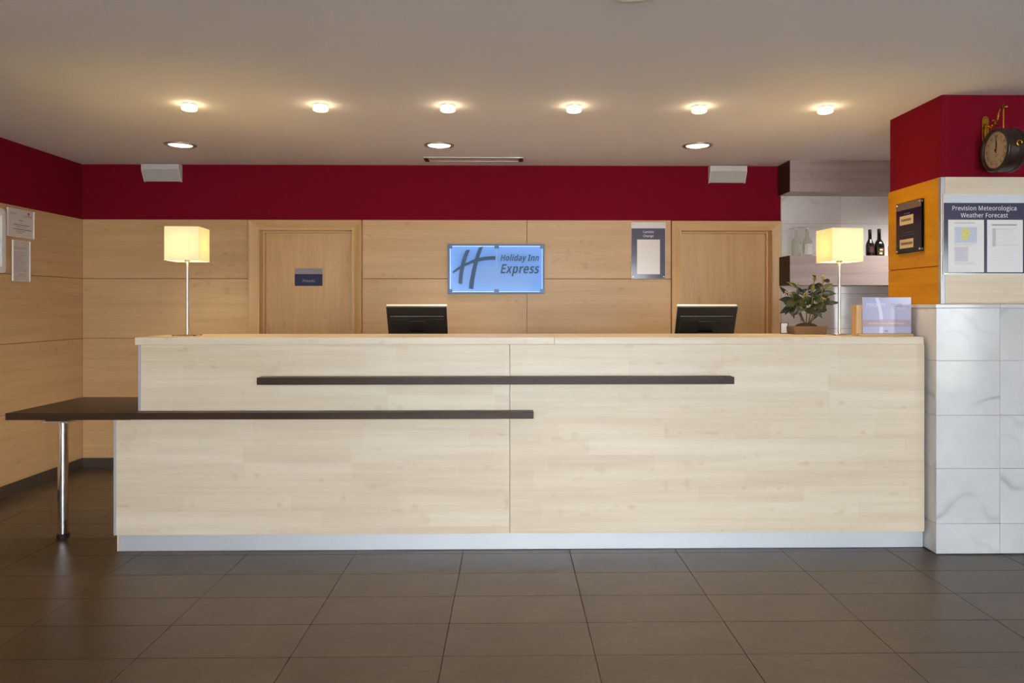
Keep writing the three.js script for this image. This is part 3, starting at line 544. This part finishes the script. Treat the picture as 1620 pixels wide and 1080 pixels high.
// ---------------------------------------------------------------- bar shelf and bottles
const shelf = thing('wall_shelf', 'thick grey-brown floating shelf on the marble wall behind the bar', 'shelf', [2.318, 1.553, BACK + 0.004]);
part('shelf_board', bx(0, 2.2, 0, 0.246, 0, 0.249, 0.002), M.greyWood, shelf);
part('shelf_end', bx(-0.006, -0.0002, 0, 0.246, 0, 0.249, 0.001), M.darkEnd, shelf, 'dark end board');
function bottle(label, x, z, prof, glass, capMat, capR, h, lab) {
  const t = thing('liquor_bottle', label, 'bottle', [x, 1.799, z], lab?.turn ?? 0, 'bottles on the bar shelf');
  part('body', lathe(prof, 36), glass, t);
  const c = part('cap', lathe([[0, 0], [capR, 0], [capR * 1.05, 0.003], [capR * 1.05, 0.03], [capR * 0.9, 0.034], [0, 0.034]], 24), capMat, t); c.position.y = h - 0.034;
  if (lab) {
    const g = new THREE.CylinderGeometry(lab.r, lab.r, lab.h, 24, 1, true, -lab.a, 2 * lab.a); const m = part('label', g, lab.mat, t); m.position.y = lab.y;
  }
}
const clearGlass = phys({ color: '#e6ece6', roughness: 0.12, transmission: 0.75, thickness: 0, ior: 1.5 }), darkGlass = phys({ color: '#14100e', roughness: 0.1, clearcoat: 0.6 }), amberGlass = phys({ color: '#6a3c1c', roughness: 0.12, clearcoat: 0.4 });
const clearProf = [[0, 0], [0.034, 0], [0.0375, 0.004], [0.0375, 0.115], [0.034, 0.13], [0.02, 0.15], [0.0145, 0.17], [0.013, 0.2], [0.013, 0.225], [0, 0.225]];
const wine = [[0, 0], [0.03, 0], [0.033, 0.004], [0.0335, 0.085], [0.031, 0.105], [0.022, 0.125], [0.0145, 0.142], [0.0135, 0.19], [0.0135, 0.222], [0, 0.222]];
const wide = [[0, 0], [0.036, 0], [0.041, 0.005], [0.042, 0.07], [0.039, 0.1], [0.028, 0.125], [0.016, 0.142], [0.0145, 0.19], [0.0145, 0.226], [0, 0.226]];
const printLabel = (base, mark, s) => std({ roughness: 0.55, map: canvasTex(128, 128, (g, W, H) => { g.fillStyle = base; g.fillRect(0, 0, W, H); g.strokeStyle = mark; g.lineWidth = 5; g.beginPath(); g.ellipse(W / 2, H * 0.45, W * 0.28, H * 0.25, 0, 0, 7); g.stroke(); lines(g, W * 0.2, W * 0.9, H * 0.78, 2, 12, 5, mark, s); }) });
bottle('clear glass bottle with pale label, leftmost on the bar shelf', 2.398, -6.13, clearProf, clearGlass, M.paper, 0.012, 0.232, { r: 0.038, h: 0.07, y: 0.062, a: 0.55, mat: printLabel('#b8c4ac', '#66705a', 3), turn: 0.5 });
bottle('clear glass bottle with round white label, second on the bar shelf', 2.486, -6.12, clearProf, clearGlass, M.paper, 0.012, 0.236, { r: 0.038, h: 0.085, y: 0.058, a: 1.0, mat: printLabel('#e2e0e2', '#b4b2b6', 4), turn: 0.1 });
bottle('slim dark bottle with reddish label, right of the right lamp', 3.02, -6.13, wine, darkGlass, M.black, 0.013, 0.224, { r: 0.034, h: 0.05, y: 0.055, a: 0.7, mat: printLabel('#3a1e1c', '#7e4a3a', 5) });
bottle('broad dark bottle with cream and red label beside the slim dark one', 3.098, -6.13, wide, darkGlass, M.black, 0.014, 0.23, { r: 0.0425, h: 0.06, y: 0.04, a: 0.7, mat: std({ roughness: 0.5, map: canvasTex(160, 128, (g, W, H) => { g.fillStyle = '#2a2c1a'; g.fillRect(0, 0, W, H); g.fillStyle = '#d9cfb6'; g.fillRect(W * 0.35, H * 0.2, W * 0.45, H * 0.2); g.fillStyle = '#a3382e'; g.fillRect(W * 0.7, H * 0.1, W * 0.3, H * 0.25); g.fillStyle = '#cbbf9a'; g.fillRect(W * 0.3, H * 0.66, W * 0.4, H * 0.28); lines(g, 10, 150, 62, 2, 12, 5, '#8d865e', 4); }) }), turn: -0.1 });
bottle('amber brown bottle half hidden behind the amber column side', 3.205, -6.12, wine.map(([r, y]) => [r, y * 0.88]), amberGlass, M.darkEnd, 0.013, 0.199, null);

// ---------------------------------------------------------------- plant
{
  const t = thing('potted_plant', 'leafy plant with bud clusters in a low brown tray on the countertop', 'plant', [1.85, 1.205, -4.56]);
  const tray = new THREE.Shape(); tray.moveTo(-0.095, 0); tray.lineTo(0.095, 0); tray.lineTo(0.104, 0.04); tray.lineTo(0.1, 0.042); tray.lineTo(-0.1, 0.042); tray.lineTo(-0.104, 0.04); tray.closePath();
  const g = extrude(tray, 0.11, 0.004); g.translate(0, 0.004, -0.055); part('tray', g, M.planter, t);
  const so = new THREE.SphereGeometry(1, 24, 10, 0, 6.2832, 0, 1.57); so.scale(0.07, 0.026, 0.045); so.translate(-0.005, 0.0455, 0); part('soil', so, M.soil, t);
  const leafGeo = (len, wid, bend) => {
    const n = 8, pos = [], idx = [];
    for (let i = 0; i <= n; i++) { const s = i / n, w = wid * Math.sin(Math.PI * Math.pow(s, 0.8)) * (1 - 0.25 * s) + 0.0006, y = len * s * Math.cos(bend * s * 0.6), z = -len * s * Math.sin(bend * s) * 0.5; pos.push(-w, y, z + w * 0.35, 0, y, z, w, y, z + w * 0.35); }
    for (let i = 0; i < n; i++) for (const k of [0, 1]) { const a = 3 * i + k; idx.push(a, a + 1, a + 4, a, a + 4, a + 3); }
    const q = new THREE.BufferGeometry(); q.setAttribute('position', new THREE.Float32BufferAttribute(pos, 3)); q.setIndex(idx); q.computeVertexNormals(); return q;
  };
  const leaves = [leafGeo(0.085, 0.018, 0.5), leafGeo(0.07, 0.02, 0.9), leafGeo(0.095, 0.014, 0.7), leafGeo(0.06, 0.015, 0.3)], mats = [M.leafA, M.leafB, M.leafC];
  const budGeo = (n, r, spread) => merge(Array.from({ length: n }, () => { const s = new THREE.SphereGeometry(r * rr(0.7, 1.2), 8, 6), a = rr(0, 6.28), q = spread * Math.sqrt(rnd()); s.translate(q * Math.cos(a), rr(-0.6, 0.9) * spread, q * Math.sin(a)); return s; }));
  // branches: base, way points, tip, then bud cluster size
  const br = [
    [[-0.01, 0.06, 0], [-0.05, 0.12, 0.01], [-0.075, 0.2, 0.015], [-0.125, 0.255, 0.02], 22, 0.02, 1],
    [[-0.012, 0.06, 0.01], [-0.04, 0.15, -0.01], [-0.05, 0.24, -0.01], [-0.058, 0.305, -0.01], 9, 0.012, 0],
    [[0, 0.06, -0.01], [0, 0.14, -0.005], [-0.02, 0.19, 0.02], [-0.03, 0.245, 0.03], 12, 0.014, 0],
    [[0.004, 0.06, 0.01], [0.02, 0.16, 0.02], [0.03, 0.26, 0.015], [0.045, 0.345, 0.01], 10, 0.013, 0],
    [[0.01, 0.06, 0], [0.06, 0.16, 0], [0.1, 0.27, -0.01], [0.108, 0.355, -0.01], 10, 0.013, 0],
    [[0.012, 0.06, 0.01], [0.05, 0.13, 0.03], [0.085, 0.19, 0.035], [0.09, 0.215, 0.035], 12, 0.014, 0],
    [[0.015, 0.06, -0.01], [0.05, 0.12, -0.02], [0.09, 0.18, -0.03], [0.13, 0.3, -0.03], 6, 0.01, 0],
    [[-0.005, 0.06, -0.015], [-0.03, 0.12, -0.03], [-0.08, 0.16, -0.03], [-0.1, 0.2, -0.03], 6, 0.01, 0],
  ];
  for (const [a, b, c, d, n, spread, pink] of br) {
    const curve = new THREE.CatmullRomCurve3([a, b, c, d].map((p) => new THREE.Vector3(...p)));
    part('stem', new THREE.TubeGeometry(curve, 14, 0.0034, 6), M.stem, t);
    for (let i = 0; i < 11; i++) {
      const q = curve.getPoint(rr(0.38, 0.97)), m = part('leaf', leaves[Math.floor(rnd() * 4)], mats[Math.floor(rnd() * 3)], t);
      m.position.copy(q); const side = rnd() < 0.5 ? -1 : 1, droop = rr(0.9, 2.9);
      m.rotation.set(rr(-0.5, 0.6), rr(-0.9, 0.9), side * droop, 'YZX'); m.scale.setScalar(rr(0.75, 1.15));
    }
    const bud = part('bud_cluster', budGeo(n, 0.0042, spread), pink ? M.budPink : M.bud, t); bud.position.set(...d);
  }
}
{
  const t = thing('card_holder', 'small dark-framed white card standing behind the left end of the plant tray', 'card holder', [1.735, 1.205, -4.632]);
  part('frame', merge([bx(-0.025, -0.021, 0, 0.07, -0.004, 0.004), bx(0.021, 0.025, 0, 0.07, -0.004, 0.004), bx(-0.021, 0.021, 0.066, 0.07, -0.004, 0.004), bx(-0.021, 0.021, 0, 0.004, -0.004, 0.004)]), M.darkEnd, t);
  part('card', bx(-0.0208, 0.0208, 0.0042, 0.0658, -0.001, 0.001, 0.0003), M.paper, t);
  part('foot', bx(-0.025, 0.025, 0, 0.004, -0.012, -0.0042, 0.001), M.darkEnd, t);
}

// ---------------------------------------------------------------- double-faced station clock on the column
{
  const t = thing('station_clock', 'round double-faced station clock on a brass bracket on the red column top', 'clock', [2.715, 2.25, CF]);
  const turnX = (g) => { g.rotateZ(Math.PI / 2); return g; };                     // a lathe about y now lies along x
  const cy = -0.012, cz = 0.165, R = 0.121, hw = 0.045;
  const drum = turnX(lathe([[0.1, -hw], [R - 0.008, -hw], [R - 0.004, -0.012], [R - 0.002, -0.004], [R - 0.002, 0.004], [R - 0.004, 0.012], [R - 0.008, hw], [0.1, hw]], 64)); drum.translate(0, cy, cz); part('drum', drum, M.clock, t);
  const fm = std({ roughness: 0.5, map: canvasTex(512, 512, (g, W) => {
    g.fillStyle = '#cdb39a'; g.fillRect(0, 0, W, W); const c = W / 2; g.strokeStyle = '#4a3626'; g.lineWidth = 3; for (const r of [0.46, 0.3]) { g.beginPath(); g.arc(c, c, W * r, 0, 7); g.stroke(); }
    ['XII', 'I', 'II', 'III', 'IIII', 'V', 'VI', 'VII', 'VIII', 'IX', 'X', 'XI'].forEach((s, i) => { g.save(); g.translate(c, c); g.rotate(i * Math.PI / 6); words(g, s, 0, -W * 0.335, W * 0.1, '#3a2a1e', { font: 'serif', weight: 'bold' }); g.restore(); });
    for (let i = 0; i < 60; i++) { g.save(); g.translate(c, c); g.rotate(i * Math.PI / 30); g.fillStyle = '#4a3626'; g.fillRect(-1.5, -W * 0.49, 3, W * 0.03); g.restore(); }
    lines(g, W * 0.42, W * 0.62, W * 0.62, 2, 22, 7, '#6d5442', 3);
  }) });
  for (const s of [-1, 1]) {
    const rim = new THREE.TorusGeometry(0.111, 0.0105, 12, 64); rim.rotateY(Math.PI / 2); rim.translate(s * hw, cy, cz); part('rim', rim, M.clock, t);
    const face = new THREE.CircleGeometry(0.104, 64); face.rotateY(s * Math.PI / 2); face.translate(s * (hw - 0.004), cy, cz); const f = part('dial', face, fm, t);
    const hand = (len, w, ang) => { const sh = poly([[-w, -0.016], [w, -0.016], [w * 1.3, len * 0.6], [0, len], [-w * 1.3, len * 0.6]]); const q = extrude(sh, 0.0012); q.rotateZ(-ang); q.rotateY(s * Math.PI / 2); q.translate(s * (hw - 0.003), cy, cz); return q; };
    part('hour_hand', hand(0.052, 0.0032, 0.12), M.black, f); part('minute_hand', hand(0.082, 0.0024, 0.02), M.black, f);
    const boss = turnX(cyl(0.006, 0.006, 0.004, 16)); boss.translate(s * hw, cy, cz); part('hub', boss, M.brass, f);
    const gl = new THREE.CircleGeometry(0.103, 48); gl.rotateY(s * Math.PI / 2); gl.translate(s * (hw + 0.004), cy, cz); part('dial_glass', gl, M.glass, t);
  }
  const pl = new THREE.Shape(); pl.moveTo(-0.018, 0); pl.lineTo(0.018, 0); pl.lineTo(0.018, 0.18); pl.quadraticCurveTo(0.018, 0.212, 0, 0.212); pl.quadraticCurveTo(-0.018, 0.212, -0.018, 0.18); pl.closePath();
  const pg = extrude(pl, 0.008, 0.002); pg.translate(0, 0.002, 0.002); part('wall_plate', pg, M.brass, t);
  for (const y of [0.012, 0.195]) { const s = new THREE.SphereGeometry(0.006, 12, 8); s.translate(0, y, 0.014); part('screw', s, M.brass, t); }
  part('bracket_arm', merge([tube([[0, 0.05, 0.012], [0, 0.1, 0.03], [0, 0.145, 0.03], [0, 0.17, 0.018]], 0.005), tube([[0, 0.16, 0.014], [0, 0.15, 0.05], [0, 0.135, 0.075], [0, 0.15, 0.095], [0, 0.17, 0.09], [0, 0.172, 0.078]], 0.0045), tube([[0, 0.14, 0.08], [0, 0.16, 0.11], [0, 0.215, 0.135], [0, 0.228, 0.165], [0, 0.222, 0.185]], 0.005)]), M.brass, t);
  const beads = [[0, 0.15, 0.097], [0, 0.172, 0.08], [0, 0.147, 0.07], [0, 0.222, 0.187]].map(([x, y, z]) => { const s = new THREE.SphereGeometry(0.008, 12, 8); s.translate(x, y, z); return s; });
  part('scroll_ball', merge(beads), M.brass, t);
  const rose = lathe([[0, -0.006], [0.02, -0.004], [0.026, 0.0], [0.014, 0.006], [0.006, 0.012], [0.004, 0.02], [0, 0.021]], 24); rose.translate(0, 0.222, cz); part('rosette', rose, M.brass, t);
  const rod = cyl(0.0035, 0.0035, 0.118, 12); rod.translate(0, 0.163, cz); part('hanging_rod', rod, M.brass, t);
  const key = new THREE.TorusGeometry(0.014, 0.004, 8, 20, 4.4); key.rotateY(0.1); key.translate(0.0, cy + 0.012, cz + R + 0.006); part('latch', key, M.brass, t, 'brass latch');
}

renderer.render(scene, camera);
